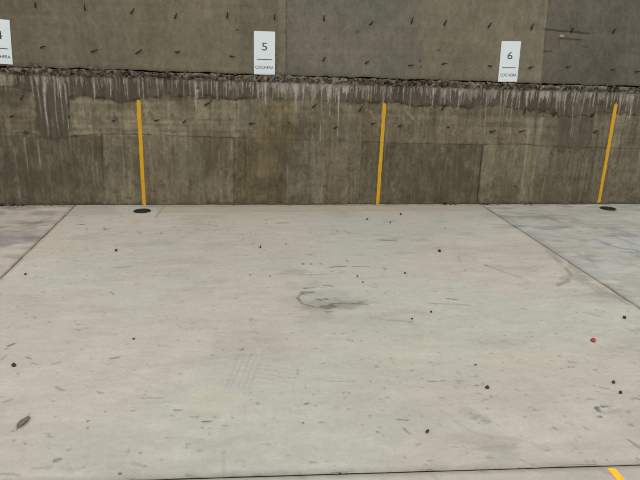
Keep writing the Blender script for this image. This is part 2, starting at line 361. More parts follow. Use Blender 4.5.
P.mul(1+0.10*fbm(X*2.4, Z*2.6, 130, 5)+0.06*fbm(X*8, Z*8, 131, 4)+0.07*fbm(X*18, Z*1.2, 132, 3)+0.05*fbm(X*1.0, Z*30, 133, 2)+0.06*fbm(X*30, Z*18, 134, 2)+0.07*fbm(X*52, Z*48, 135, 2))
P.mix(0.20*sstep(0.15, 0.8, fbm(X*3.2, Z*3.4, 136, 4)), (120, 114, 98)); P.mix(0.22*sstep(0.2, 0.9, fbm(X*4.2, Z*3.0, 139, 4)), (78, 72, 61))
su = np.maximum(0.55*P.line(UW((286.5, T), (286.5, 78)), 0.008, wob=0.001, seed=1, breakup=.3), 0.35*P.line(UW((551, -20), (541, 82)), 0.010, wob=0.001, seed=2, breakup=.3))
su = np.maximum(su, 0.25*P.line(UW((236, -80), (237, 30)), 0.008, wob=0.002, seed=4, breakup=.3))
P.mix(su, (62, 56, 48))
P.mix(0.35*P.line(UW((548.5, -20), (540, 80)), 0.012, wob=0.002, seed=3, breakup=.5), (128, 121, 104))
P.mix(0.4*P.line(UW((236.5, -80), (237.5, 26)), 0.010, wob=0.002, seed=5, breakup=.3), (124, 117, 100))
# scar left by a formwork board on the right
for pts, w, a in (([(544, 29), (571, 32), (589, 33.5)], .012, .85), ([(560, 38.5), (582, 39.5)], .012, .8), ([(559, 34), (559, 48)], .008, .5), ([(544, 51.5), (552, 51)], .012, .7), ([(571, 26), (572, 32)], .012, .7),
                  ([(545, 30), (545, 47)], .008, .4), ([(582, 47), (588, 47)], .01, .5)):
    P.mix(a*P.line(UW(*pts), w, wob=0.004, seed=int(pts[0][0])), (50, 44, 38))
P.mix(0.9*P.blob(upper(562, 35.6), .028, .014, seed=3), (168, 160, 148)); P.mix(0.5*P.blob(upper(575, 36), .08, .02, seed=4), (112, 100, 84)); P.mix(0.35*P.blob(upper(577, 55), .04, .012, seed=5), (122, 114, 104))
P.mix(0.3*P.blob(upper(625, 60), .18, .07, seed=9), (110, 104, 96))
for u, v, r, a in ((358, 32, .022, .5), (325, 39, .014, .5), (285, 32, .012, .7), (278, 60, .013, .7), (276, 55, .01, .5), (420, 61, .016, .6), (421, 67, .016, .6), (420, 73, .012, .5), (438, 50, .022, .6), (237, 30, .013, .8),
                   (31, 64, .02, .5), (4, 20, .01, .4), (200, 30, .02, .25)):
    P.mix(a*P.blob(upper(u, v), r*1.2, r, seed=int(u)), (56, 50, 43))
P.mix(0.45*sstep(0.05, 0.0, Z-zb), (80, 73, 62))
Yd = YU + 0.003*su + 0.0012*fbm(X*3, Z*3, 150, 3)
colu = np.clip(P.c*ALB_U, 0, .9)
front = np.stack([X, Yd, Z], -1)
bk = front[:, 0].copy(); bk[:, 1] = 0.22
top = front[:, -1].copy(); top[:, 1] = 0.22
full = np.concatenate([bk[:, None], front, top[:, None]], 1); cf = np.concatenate([colu[:, :1]*.8, colu, colu[:, -1:]], 1)
wu_o = mesh_obj('wall_back', full.reshape(-1, 3), grid_faces(nx, nzu+2), M_UPPER, smooth=False, col=cf.reshape(-1, 3)); wu_o['kind'] = 'structure'
wb = mesh_obj('wall_core', [(XL, .2, -.06), (XR, .2, -.06), (XR, .2, ZT), (XL, .2, ZT), (XL, .4, -.06), (XR, .4, -.06), (XR, .4, ZT), (XL, .4, ZT)],
              [(0, 1, 2, 3), (5, 4, 7, 6), (4, 0, 3, 7), (1, 5, 6, 2), (3, 2, 6, 7), (4, 5, 1, 0)], M_SOIL); wb['kind'] = 'structure'

# ================================================================== crumbled mortar (uncountable)
def ico():
    t = (1+5**.5)/2
    v = np.array([(-1, t, 0), (1, t, 0), (-1, -t, 0), (1, -t, 0), (0, -1, t), (0, 1, t), (0, -1, -t), (0, 1, -t), (t, 0, -1), (t, 0, 1), (-t, 0, -1), (-t, 0, 1)], float)
    v /= np.linalg.norm(v[0])
    f = [(0, 11, 5), (0, 5, 1), (0, 1, 7), (0, 7, 10), (0, 10, 11), (1, 5, 9), (5, 11, 4), (11, 10, 2), (10, 7, 6), (7, 1, 8), (3, 9, 4), (3, 4, 2), (3, 2, 6), (3, 6, 8), (3, 8, 9), (4, 9, 5), (2, 4, 11), (6, 2, 10), (8, 6, 7), (9, 8, 1)]
    mid = {}; v = list(v); nf = []
    def m(a, b):
        k = (min(a, b), max(a, b))
        if k not in mid: q = v[a]+v[b]; v.append(q/np.linalg.norm(q)); mid[k] = len(v)-1
        return mid[k]
    for a, b, c in f:
        ab, bc, ca = m(a, b), m(b, c), m(c, a); nf += [(a, ab, ca), (b, bc, ab), (c, ca, bc), (ab, bc, ca)]
    return np.array(v), np.array(nf)
IV, IF = ico()
def lump(c, r, squash=(1, 1, 1), rough=0.3):
    v = IV*(1+rough*(RS.rand(len(IV), 1)-.5)*2)*np.array(squash)
    a, b = RS.rand(2)*6.28
    Rz = np.array([[math.cos(a), -math.sin(a), 0], [math.sin(a), math.cos(a), 0], [0, 0, 1]])
    Rx = np.array([[1, 0, 0], [0, math.cos(b), -math.sin(b)], [0, math.sin(b), math.cos(b)]])
    return v@Rx.T@Rz.T*r + np.array(c)
def pile(name, specs, label):
    vs_, fs_, cs_ = [], [], []; n = 0
    for c, r, colr in specs:
        v = lump(c, r, (1.25, .8, .8), .5); vs_.append(v); fs_.append(IF+n); n += len(v); cs_.append(np.ones((len(v), 3))*lin(colr)*ALB_W)
    o = mesh_obj(name, np.concatenate(vs_), np.concatenate(fs_), M_RUBBLE, col=np.concatenate(cs_))
    o['kind'] = 'stuff'; return tag(o, label, 'rubble')
sp_ = []
def gc(): k = RS.rand(); return [(86, 78, 67), (70, 63, 53), (50, 44, 36), (106, 99, 88), (34, 29, 23)][int(np.searchsorted([.32, .58, .76, .87], k))]
x = XL+0.05
while x < XR-0.05:
    zl = ledge_z(x)
    for q in range(RS.randint(2, 4)):
        r = 0.005+0.010*RS.rand()**1.6
        sp_.append(((x+0.02*(RS.rand()-.5), -0.010-0.008*RS.rand()+0.008*RS.rand(), zl-0.014-0.050*RS.rand()), r, gc()))
    x += 0.014+0.012*RS.rand()
for u, v, r in ((31, 64.5, .022), (36, 64.5, .02), (44, 67, .02), (92, 66.5, .026), (96, 67.5, .018), (8, 65.5, .02), (142, 71, .015), (167, 70.5, .022), (185, 71, .024), (218, 73.5, .022), (235, 72.5, .016), (346, 79, .02),
                (364, 78.5, .024), (397, 79, .02), (430, 80.5, .026), (436, 82, .02), (489, 82, .026), (560, 84.5, .02), (596, 85, .022), (606, 84, .026), (614, 85, .018), (627, 88, .02), (312, 78, .018), (318, 77, .016)):
    X_, Z_ = lower(u, v+0.8); sp_.append(((X_, -0.004, Z_-0.01), r, [(92, 84, 72), (70, 62, 53)][RS.randint(2)]))
pile('crumbled_mortar', sp_, 'crumbled rubble of mortar along the ledge between the upper and lower wall')
sp_ = []
for k in range(330):
    xx = XL+RS.rand()*(XR-XL)
    if math.sin(xx*2.1)+math.sin(xx*5.3+1) < RS.rand()*2-1.2: continue
    r = 0.003+0.006*RS.rand()**2; sp_.append(((xx, -0.014-0.03*RS.rand()**2, r*.5), r, (88, 80, 68)))
for u, n, w in ((6, 24, .22), (485, 6, .05), (450, 6, .1), (529, 4, .06)):
    x0 = lower(u, 204)[0]
    for k in range(n):
        r = 0.006+0.010*RS.rand(); sp_.append(((x0+w*RS.randn()*.5, -0.012-0.03*RS.rand(), r*.5+0.012*RS.rand()), r, gc()))
pile('mortar_crumbs', sp_, 'loose mortar crumbs lying along the foot of the concrete wall')

# ================================================================== floor slabs
def isect(a, b, c, d):
    a, b, c, d = map(np.array, (a, b, c, d)); r = b-a; s = d-c
    t = ((c-a)[0]*s[1]-(c-a)[1]*s[0])/(r[0]*s[1]-r[1]*s[0]); return a+t*r
LJ = (ground(73.5, 207), ground(1, 277.5)); RJ = (ground(483.5, 206), ground(640, 308)); FJ = (ground(300, 476), ground(640, 465.5))
WB = ((-1.0, 0.015), (1.0, 0.015))
YB = -9.0
def at_y(J, y): return isect(J[0], J[1], (-1, y), (1, y))
cLw, cRw = isect(*LJ, *WB), isect(*RJ, *WB); cLf, cRf = isect(*LJ, *FJ), isect(*RJ, *FJ)
def fj_x(x): t = (x-FJ[0][0])/(FJ[1][0]-FJ[0][0]); return np.array((x, FJ[0][1]+t*(FJ[1][1]-FJ[0][1])))

def floor_paint(X, Y, tone, seed, slab):
    P = Paint(X, Y, tone)
    P.mul(1+0.035*fbm(X*1.1, Y*1.6, 200, 4)+0.025*fbm(X*4, Y*7, 203+seed, 4)+0.02*fbm(X*14, Y*30, 207+seed, 3))
    P.mix(0.6*sstep(-0.1, 0.7, fbm(X*0.9, Y*1.0, 211, 4)), (180, 184, 172))          # cool greenish laitance
    P.mix(0.55*sstep(0.0, 0.7, fbm(X*1.0+5, Y*1.1, 216, 4)), (197, 185, 171))         # warm patches
    P.mix(0.32*sstep(0.2, 0.8, fbm(X*2.2, Y*4.5, 221, 4)), (162, 159, 147)); P.mix(.25*sstep(.25, .8, fbm(X*2.6+3, Y*4.0, 223, 4)), (203, 198, 188))
    P.mul(1+0.032*fbm(X*6, Y*26, 226, 4)+0.03*fbm(X*26, Y*40, 228, 3)+0.03*fbm(X*60, Y*60, 229, 2))
    P.mix(0.22*sstep(0.35, 0.9, fbm(X*5, Y*16, 231, 4))*sstep(-.1, .6, fbm(X*1.3, Y*1.6, 229, 3)), (158, 155, 144))
    P.mix(0.14*sstep(0.4, 0.9, fbm(X*4+9, Y*14, 236, 4)), (204, 200, 190))
    P.mix(0.45*sstep(0.93, 1.1, fbm(X*34, Y*38, 233, 2)), (120, 116, 106))
    return P
G = ground
def sc(P, pts, w, a, colr=(110, 108, 98), wob=.01, br=.5):
    P.mix(a*P.line([G(*p) for p in pts], w, wob=wob, ws=9, seed=int(pts[0][0]+pts[0][1]), breakup=br), colr)
def bl(P, u, v, rx, ry, a, colr=(128, 126, 114), warp=.6, ang=0):
    P.mix(a*P.blob(G(u, v), rx, ry, ang, warp=warp, seed=int(u*3+v)), colr)
def marks_mid(P, X, Y):
    # dusty strip along the wall
    strip = P.poly([G(150, 204), G(483, 202.5), G(492, 211), G(160, 213)], 0.01, 6, 0.03, 2)
    P.mix(0.75*strip, (178, 166, 147)); P.mix(0.5*P.seg(G(120, 206.6), G(480, 204.8), 0.03, wob=.01, seed=4, breakup=.5), (126, 116, 98))
    P.mix(.45*P.poly([G(74, 206), G(118, 205), G(118, 214), G(66, 216)], .02, 6, .06, 3), (160, 153, 141))
    sc(P, [(127, 207.5), (117, 217)], .02, .6, (214, 206, 194), .004, .2); sc(P, [(164, 206.5), (156, 217)], .015, .5, (128, 122, 112), .004, .2); sc(P, [(126, 208), (119, 216)], .012, .5, (132, 126, 116), .004, .2)
    # oily scuff in the middle of the bay
    for p in ((316, 300, .26, .2, .16), (318, 304, .16, .10, .2), (349, 303, .17, .09, .35), (308, 293, .06, .03, .7), (328, 307, .06, .035, .8), (320, 299.5, .04, .02, .85), (326, 299, .03, .02, .75), (327, 312, .04, .03, .45), (316, 318, .14, .08, .15), (305, 285, .16, .08, .16),
              (292, 272, .16, .07, .18)): bl(P, *p, colr=(104, 104, 94))
    for pts, w, a in (([(297, 298), (302, 304), (314, 307), (328, 309)], .016, .75), ([(298, 297), (300, 293)], .012, .6), ([(330, 304), (350, 303), (368, 304)], .012, .65), ([(305, 288.5), (316, 288)], .013, .7), ([(323, 285.5), (332, 286.5)], .014, .6),
                      ([(330, 267.5), (346, 266.5)], .016, .7), ([(352, 267), (370, 266.5)], .011, .55), ([(300, 275), (330, 274)], .014, .3), ([(338, 273), (345, 272)], .02, .3), ([(370, 318), (410, 322)], .02, .2)):
        sc(P, pts, w, a, (86, 86, 78), .012, .35)
    bl(P, 362, 303, .06, .025, .6, (100, 100, 90)); bl(P, 310, 255, .04, .02, .5, (110, 110, 100)); bl(P, 388, 240, .13, .04, .35, (130, 130, 120)); bl(P, 424, 240, .1, .05, .3, (130, 130, 120)); bl(P, 405, 253, .1, .05, .25, (134, 134, 124))
    # scuffs beside the right joint
    for pts, w, a in (([(559, 285), (568, 282), (571, 275), (566, 268)], .025, .55), ([(560, 280), (567, 275)], .02, .4), ([(556, 258), (566, 270)], .02, .35), ([(572, 262), (584, 282), (600, 292)], .06, .3), ([(540, 240), (560, 262)], .05, .3), ([(600, 288), (628, 304)], .035, .35),
                      ([(458, 255), (460, 262)], .02, .3), ([(485, 265), (520, 278)], .02, .3)):
        sc(P, pts, w, a, (116, 116, 106), .015, .5)
    for p in ((582, 278, .18, .10, .32), (607, 296, .16, .08, .3), (500, 215, .3, .12, .3), (518, 226, .3, .08, .35), (460, 250, .16, .14, .15), (510, 268, .2, .1, .2)): bl(P, *p, colr=(136, 136, 126))
    for pts, w, a in (([(446, 298), (455, 299)], .012, .7), ([(447, 291), (452, 291)], .008, .5), ([(431, 381.7), (438, 381.6)], .006, .6), ([(440, 381.3), (445, 380.2)], .006, .7), ([(455, 380.7), (463, 381)], .008, .7), ([(475.5, 386.2), (479, 385.6)], .006, .8), ([(480, 385.3), (483, 384)], .006, .9), ([(428, 303), (470, 305)], .014, .3),
                      ([(8, 346), (14, 343.5)], .012, .85), ([(6.5, 349), (9, 348)], .01, .8), ([(27, 357), (32, 358.5)], .009, .55), ([(33, 363), (38, 364)], .01, .6), ([(52, 364), (61, 362)], .010, .6), ([(112, 358), (119, 357)], .012, .6), ([(3, 402), (10, 399.5)], .010, .6), ([(0, 474.5), (18, 476)], .01, .6), ([(0, 360), (7, 355)], .008, .5),
                      ([(175, 410), (183, 410)], .008, .85), ([(202, 421.5), (210, 421)], .008, .8), ([(133, 464), (144, 466)], .012, .45), ([(142, 398), (164, 398.5)], .012, .35), ([(56, 387), (64, 391)], .01, .4), ([(326, 381.5), (355, 381.5)], .006, .55), ([(400, 420), (409, 421)], .009, .8), ([(405, 428), (407, 431)], .01, .7), ([(418, 446), (421, 445)], .01, .6), ([(392, 359), (396, 365)], .006, .5),
                      ([(76, 225), (83, 224.5)], .018, .85), ([(36, 225.5), (48, 225)], .02, .75), ([(104, 228), (106, 230)], .012, .7), ([(113, 268), (132, 266)], .014, .35), ([(115, 249), (119, 249)], .01, .6), ([(278, 223), (289, 223)], .018, .75), ([(384, 222), (396, 221)], .014, .6), ([(380, 240), (395, 241)], .016, .5), ([(110, 292), (113, 295)], .008, .8), ([(186, 476), (192, 476.5)], .007, .9),
                      ([(585, 312), (600, 316)], .012, .4), ([(628, 440), (640, 449)], .010, .5), ([(634, 398), (640, 399)], .010, .5), ([(553, 428), (556, 430)], .01, .5)):
        sc(P, pts, w, a, (84, 82, 74), .007, .45)
    # tyre hatching, smears
    for k in range(5): sc(P, [(225+k*6, 388), (239+k*6, 355)], .010, .22, (140, 136, 124), .004, .3)
    for k in range(5): sc(P, [(258, 364+k*4.2), (292, 370+k*4.4)], .008, .20, (140, 136, 124), .004, .3)
    for p in ((598, 409.5, .022, .03, .9, (92, 92, 96)), (605, 406.5, .025, .012, .85, (92, 92, 96)), (600, 417, .012, .012, .8, (84, 84, 90)), (591, 399, .025, .012, .55, (120, 118, 110)), (610, 412, .06, .03, .3, (140, 138, 132)), (631, 425, .02, .015, .6, (120, 118, 112)),
              (477, 416, .05, .03, .45, (132, 138, 128)), (486, 421, .03, .02, .5, (126, 132, 122)), (470, 411, .06, .04, .25, (150, 152, 142)), (57, 460, .018, .016, .7, (112, 106, 96)), (41, 468, .04, .02, .45, (140, 138, 126)), (66, 468, .04, .03, .25, (150, 146, 134)),
              (554, 429, .02, .012, .4, (140, 140, 130)), (505, 448, .12, .03, .35, (146, 144, 132)), (495, 460, .14, .05, .25, (150, 148, 136)), (440, 466, .1, .03, .3, (146, 146, 136)), (626, 348, .10, .05, .3, (150, 146, 134)), (636, 330, .07, .04, .35, (140, 136, 126)), (480, 440, .2, .05, .2, (160, 156, 144)),
              (545, 400, .3, .1, .15, (164, 160, 148)), (255, 450, .3, .09, .22, (170, 172, 160)), (180, 440, .15, .04, .25, (160, 164, 152)), (205, 446, .1, .04, .25, (160, 158, 146)), (335, 325, .3, .08, .25, (178, 184, 172)), (405, 352, .3, .16, .25, (204, 194, 170)), (530, 352, .4, .16, .2, (200, 190, 168)), (215, 400, .2, .1, .3, (200, 192, 170)),
              (410, 425, .2, .12, .3, (170, 174, 162)), (245, 478, .2, .03, .35, (136, 140, 132)), (272, 458, .05, .03, .4, (206, 198, 184)), (150, 285, .5, .2, .15, (200, 199, 190)), (90, 440, .3, .15, .2, (170, 168, 156)), (590, 445, .3, .04, .2, (150, 148, 138))):
        bl(P, *p)
    sc(P, [(440, 410), (470, 432), (545, 446)], .02, .22, (150, 146, 134), .02, .4); sc(P, [(224, 450), (223, 478)], .012, .3, (150, 146, 134), .003, .3); sc(P, [(490, 335), (560, 385)], .10, .16, (166, 164, 152), .03, .4)
    sc(P, [(60, 205.6), (0, 205.8)], .02, .4)
    # pitting
    for u, v in ((216, 226), (250, 232), (266, 220), (266, 223), (303, 264), (311, 264), (321, 264), (347, 261), (270, 276), (257, 334), (361, 341), (349, 340), (140, 233), (161, 233), (175, 227), (182, 217), (87, 229), (108, 229), (303, 423), (306, 404), (241, 350), (252, 355), (378, 432), (232, 418),
                 (243, 349), (349, 233), (337, 231), (310, 232), (385, 269), (475, 365), (88, 421), (140, 453), (120, 474), (88, 428), (25, 444), (445, 228), (440, 221), (486, 265), (569, 367), (573, 367), (250, 275), (286, 244)):
        k_ = .8 if v < 290 else .5; bl(P, u, v, (.011+.006*random.random())*k_*1.2, .022*k_*(1 if v < 290 else .7), .85, (84, 80, 72), .3)
def marks_left(P, X, Y):
    for p in ((20, 235, .7, .35, .5, (138, 130, 128)), (6, 240, .3, .25, .45, (124, 120, 122)), (40, 222, .4, .12, .5, (150, 140, 126)), (12, 214, .4, .1, .35, (190, 182, 166)), (10, 262, .3, .1, .3, (176, 164, 156)), (30, 240, .2, .06, .4, (186, 180, 170)), (18, 227, .3, .06, .4, (112, 106, 100))): bl(P, *p)
    sc(P, [(0, 232), (30, 226), (52, 217)], .03, .45, (104, 98, 92), .03, .4); sc(P, [(36, 226), (48, 225)], .025, .7, (92, 86, 76)); sc(P, [(0, 207), (70, 206.5)], .06, .5, (120, 110, 94), .02, .4)
    P.mul(1+0.12*fbm(X*7, Y*8, 260, 4)); P.mix(.3*sstep(.1,.6,fbm(X*3, Y*5, 265, 4)), (204, 198, 188)); P.mix(.45*sstep(.1, .7, fbm(X*5, Y*6, 262, 4)), (120, 114, 108))
def marks_right(P, X, Y):
    P.mix(.5*sstep(-.1, .6, fbm(X*1.5, Y*2, 270, 4)), (178, 183, 182)); P.mix(.5*sstep(.2, .8, fbm(X*4, Y*9, 274, 4)), (128, 128, 122)); P.mix(.35*sstep(.25, .8, fbm(X*5, Y*12, 276, 4)), (204, 204, 198)); P.mul(1+0.10*fbm(X*8, Y*14, 272, 4))
    for p in ((520, 217, .5, .10, .5, (132, 128, 116)), (545, 228, .3, .07, .45, (128, 126, 118)), (500, 208, .3, .06, .5, (138, 130, 114)), (610, 207, .5, .04, .35, (150, 144, 130)), (625, 235, .3, .1, .35, (132, 134, 132)), (600, 248, .3, .08, .3, (140, 142, 140)), (590, 265, .25, .08, .25, (150, 150, 146)), (635, 252, .15, .08, .35, (126, 128, 128)), (595, 228, .03, .02, .7, (80, 78, 72)), (580, 231, .03, .015, .7, (84, 82, 76))): bl(P, *p)
    for pts, w, a in (([(595, 238), (612, 246), (635, 250)], .03, .45), ([(612, 235), (640, 246)], .025, .45), ([(620, 230), (640, 236)], .03, .35), ([(570, 250), (600, 268)], .02, .3), ([(500, 212), (540, 214), (560, 222)], .03, .4), ([(630, 244), (640, 258)], .025, .4)):
        sc(P, pts, w, a, (108, 110, 110), .03, .5)
    sc(P, [(490, 205), (640, 203.6)], .05, .5, (118, 108, 92), .015, .4)
    sc(P, [(500, 214), (560, 254), (640, 306)], .06, .3, (140, 138, 128), .02, .5)

def slab(name, corners, nu, nv, tone, seed, fn=None, gap=0.0075):
    """corners: wall-left, wall-right, front-right, front-left"""
    a, b, c, d = [np.array(p, float) for p in corners]
    u = np.linspace(0, 1, nu)[:, None, None]; v = np.linspace(0, 1, nv)[None, :, None]
    g = (a*(1-u)+b*u)*(1-v) + (d*(1-u)+c*u)*v
    X, Y = g[..., 0].copy(), g[..., 1].copy()
    P = floor_paint(X, Y, tone, seed, name)
    if fn: fn(P, X, Y)
    ch = lambda q: gap*(0.6+0.9*np.clip(fbm(q*9, q*0+seed, 290+seed, 3)+.3, 0, 1.2))
    X[0] += ch(Y[0]); X[-1] -= ch(Y[-1]+3); Y[:, 0] -= 0; Y[:, -1] += (0.010+ch(X[:, -1]+5) if seed < 3 else 0)
    edge = np.minimum(np.minimum(np.hypot(X-X[:1], Y-Y[:1]), np.hypot(X-X[-1:], Y-Y[-1:])), np.hypot(X-X[:, -1:], Y-Y[:, -1:]))
    P.mix(.35*sstep(.03, .004, edge), (138, 128, 112))
    Zs = 0.0012*fbm(X*1.5, Y*1.5, 280, 3) - 0.0025*sstep(.015, 0, edge)
    V3 = np.stack([X, Y, Zs], -1)
    # turned-down rim so that the joints are real grooves
    pad = np.zeros((nu+2, nv+2, 3)); pad[1:-1, 1:-1] = V3; pad[0, 1:-1] = V3[0]; pad[-1, 1:-1] = V3[-1]; pad[:, 0] = pad[:, 1]; pad[:, -1] = pad[:, -2]
    dn = np.zeros((nu+2, nv+2), bool); dn[0] = dn[-1] = True; dn[:, 0] = dn[:, -1] = True; pad[dn, 2] = -0.05
    cc = np.clip(P.c*ALB_F, 0, .9); cp_ = np.zeros((nu+2, nv+2, 3)); cp_[1:-1, 1:-1] = cc; cp_[0] = cp_[1]; cp_[-1] = cp_[-2]; cp_[:, 0] = cp_[:, 1]; cp_[:, -1] = cp_[:, -2]
    cp_[dn] = lin((70, 62, 52))*ALB_F
    o = mesh_obj(name, pad.reshape(-1, 3), grid_faces(nu+2, nv+2, flip=True), M_FLOOR, smooth=False, col=cp_.reshape(-1, 3)); o['kind'] = 'structure'
    return o
FL = slab('floor', (cLw, cRw, cRf, cLf), 620, 640, (186, 181, 168), 0, marks_mid)
slab('floor_left', ((XL, .015), cLw, cLf, fj_x(XL)), 250, 250, (176, 169, 158), 1, marks_left)
slab('floor_right', (cRw, (XR, .015), fj_x(XR), cRf), 250, 250, (176, 174, 164), 2, marks_right)
slab('floor_front', (fj_x(XL), fj_x(XR), (XR, YB), (XL, YB)), 420, 160, (182, 177, 165), 3)
o = mesh_obj('ground', [(XL, .19, -.03), (XR, .19, -.03), (XR, YB, -.03), (XL, YB, -.03)], [(0, 3, 2, 1)], M_SOIL); o['kind'] = 'structure'

# ================================================================== signs
def text_mesh(s, size):
    cu = bpy.data.curves.new('t', 'FONT'); cu.body = s; cu.size = size; cu.align_x = 'CENTER'; cu.align_y = 'CENTER'; cu.extrude = 0.0004; cu.resolution_u = 6
    ob = bpy.data.objects.new('t', cu); C.objects.link(ob)
    dg = bpy.context.evaluated_depsgraph_get(); dg.update()
    me = bpy.data.meshes.new_from_object(ob.evaluated_get(dg)); bpy.data.objects.remove(ob); return me
def fit_text(name, s, w, h, cx, cz, parent):
    me = text_mesh(s, 0.1); v = np.array([q.co[:] for q in me.vertices]); lo, hi = v.min(0), v.max(0)
    sx = w/(hi[0]-lo[0]); sz = h/(hi[1]-lo[1]); m = (lo+hi)/2
    for q in me.vertices:
        x_, y_, z_ = q.co; q.co = ((x_-m[0])*sx+cx, -0.0065-z_, (y_-m[1])*sz+cz)
    me.materials.append(M_INK); o = bpy.data.objects.new(name, me); C.objects.link(o); o.parent = parent; return o
def rbox(hx, hy, hz, b):
    """box with bevelled edges, centred"""
    import bmesh
    bm_ = bmesh.new(); bmesh.ops.create_cube(bm_, size=1)
    for v in bm_.verts: v.co = (v.co.x*2*hx, v.co.y*2*hy, v.co.z*2*hz)
    bmesh.ops.bevel(bm_, geom=bm_.edges[:], offset=b, segments=2, affect='EDGES')
    me = bpy.data.meshes.new('board'); bm_.to_mesh(me); bm_.free(); return me
def sign(corners, num, label, full_w=None):
    pts = [np.array(upper(*p)) if p else None for p in corners]        # TL TR BR BL
    if pts[0] is None:
        ax = (pts[1]-pts[2]); ax /= np.linalg.norm(ax); px = np.array([ax[1], -ax[0]])
        pts[0] = pts[1]-px*full_w; pts[3] = pts[2]-px*full_w
    w = (np.linalg.norm(pts[1]-pts[0])+np.linalg.norm(pts[2]-pts[3]))/2; h = (np.linalg.norm(pts[0]-pts[3])+np.linalg.norm(pts[1]-pts[2]))/2
    c = sum(pts)/4; ax = (pts[0]+pts[1]-pts[2]-pts[3]); ang = math.atan2(ax[0], ax[1])
    e = empty('bay_sign', (c[0], YU-0.0015, c[1]), (0, ang, 0)); tag(e, label, 'sign', 'parking bay signs')
    me = rbox(w/2, 0.003, h/2, 0.0012); me.materials.append(M_SIGN)
    for v in me.vertices: v.co.y -= 0.003
    b = bpy.data.objects.new('panel', me); C.objects.link(b); b.parent = e
    nw = {'4': 0.062, '5': 0.052, '6': 0.054}[num]
    fit_text('numeral', num, nw, 0.072, 0.0, 0.060*h/0.4, e)
    rl = mesh_obj('rule_line', [(-w*.36, -.0062, -.063), (w*.36, -.0062, -.063), (w*.36, -.0062, -.056), (-w*.36, -.0062, -.056), (-w*.36, -.0069, -.063), (w*.36, -.0069, -.063), (w*.36, -.0069, -.056), (-w*.36, -.0069, -.056)],
                  [(4, 5, 6, 7), (0, 4, 7, 3), (1, 2, 6, 5), (3, 7, 6, 2), (0, 1, 5, 4)], M_INK, e)
    fit_text('lettering', 'COCHERA', w*.86, 0.029, 0.0, -.132*h/0.4, e)
    return w
w5 = sign([(254, 31), (275, 31.6), (275, 75), (253.7, 74.2)], '5', 'white rectangular parking bay sign printed with 5 on the upper wall')
sign([(501.6, 41), (520.8, 41.4), (516.8, 82), (497.6, 81.5)], '6', 'white rectangular parking bay sign printed with 6 on the upper wall')
sign([None, (9.7, 20), (13, 64.6), None], '4', 'white rectangular parking bay sign printed with 4, cut by the left edge', w5)

# ================================================================== painted stripes
def stripe(name, p_top, p_bot, w0, w1, to3, nrm, mat, seed, n=60, thick=0.0022, round_top=True):
    """ragged-edged coat of paint, thick at the middle"""
    a, b = np.array(p_top), np.array(p_bot); d = (b-a)/np.linalg.norm(b-a); s = np.array([-d[1], d[0]])
    if s[0] < 0: s = -s
    vs_, fs_ = [], []
    for i in range(n+1):
        t = i/n; c = a+(b-a)*t; w = w0+(w1-w0)*t; L = np.linalg.norm(b-a)*t
        jl = 0.0022*float(fbm(np.array([L*16.]), np.array([seed*1.]), seed, 3)[0]); jr = 0.0022*float(fbm(np.array([L*16.+50]), np.array([seed*1.]), seed+4, 3)[0])
        if round_top and L < w/2: k = math.sqrt(max(0.12, 1-((w/2-L)/(w/2))**2)); w = w*k
        row = [(-w/2+jl, -0.004), (-w/2+jl+.001, thick*.8), (0, thick), (w/2+jr-.001, thick*.8), (w/2+jr, -0.004)]
        for o_, h_ in row: q = c+s*o_; vs_.append(to3(q, h_))
    for i in range(n):
        for j in range(4): A = i*5+j; fs_.append((A, A+1, A+6, A+5))
    fs_ += [tuple(range(4, -1, -1)), tuple(range(n*5, n*5+5))]
    o = mesh_obj(name, vs_, fs_, mat)
    import bmesh
    bm_ = bmesh.new(); bm_.from_mesh(o.data); bmesh.ops.recalc_face_normals(bm_, faces=bm_.faces[:]); bm_.to_mesh(o.data); bm_.free()
    return o
onw = lambda q, h: (q[0], -0.004-h, q[1])
for (t, b, lab, sd) in (((138.5, 99.8), (144.2, 205.5), 'yellow stripe painted down the wall behind the left floor drain', 3),
                        ((384.6, 103), (377.4, 204.2), 'yellow stripe painted down the wall right of sign 5, middle of three, no drain below', 5),
                        ((616, 103.5), (598.6, 203.0), 'yellow stripe painted down the wall at far right behind the right floor drain', 8)):
    tag(stripe('wall_stripe', lower(*t), lower(*b), .039, .037, onw, None, M_YEL, sd), lab, 'painted line', 'yellow bay stripes on the wall')
onf = lambda q, h: (q[0], q[1], h)
g0, g1 = np.array(G(611.3, 468.6)), np.array(G(621.0, 480)); g1 = g0+(g1-g0)/np.linalg.norm(g1-g0)*2.6
tag(stripe('floor_stripe', g0, g1, .036, .036, onf, None, M_YEL2, 12, n=90, thick=.002, round_top=False), 'yellow line painted on the floor beyond the front joint, bottom right corner', 'painted line')

# ================================================================== floor drains
def ring(name, prof, n, mat, parent):
    vs_ = [(r*math.cos(2*math.pi*i/n), r*math.sin(2*math.pi*i/n), z) for i in range(n) for r, z in prof]; m = len(prof)
    fs_ = [(i*m+j, ((i+1) % n)*m+j, ((i+1) % n)*m+j+1, i*m+j+1) for i in range(n) for j in range(m-1)]
    return mesh_obj(name, vs_, fs_, mat, parent)
def drain(u, v, R, label):
    x_, y_ = G(u, v); e = empty('floor_drain', (x_, y_, 0.0)); tag(e, label, 'drain', 'round floor drains at the foot of the wall')
    ring('rim', [(R, -.012), (R, .004), (R-.004, .0065), (R-.016, .0065), (R-.019, .003), (R-.019, -.006)], 40, M_IRON, e)
    ri = R-.0192; prof = [(0.0001, .0030), (ri*.25, .0030), (ri*.27, .0010), (ri*.40, .0010), (ri*.42, .0035), (ri*.58, .0035), (ri*.60, .0010), (ri*.74, .0010), (ri*.76, .0035), (ri, .0035), (ri, -.008)]
    ring('cover', prof, 40, M_IRON, e)
drain(142.2, 211.1, .085, 'black round floor drain below the left yellow wall stripe')
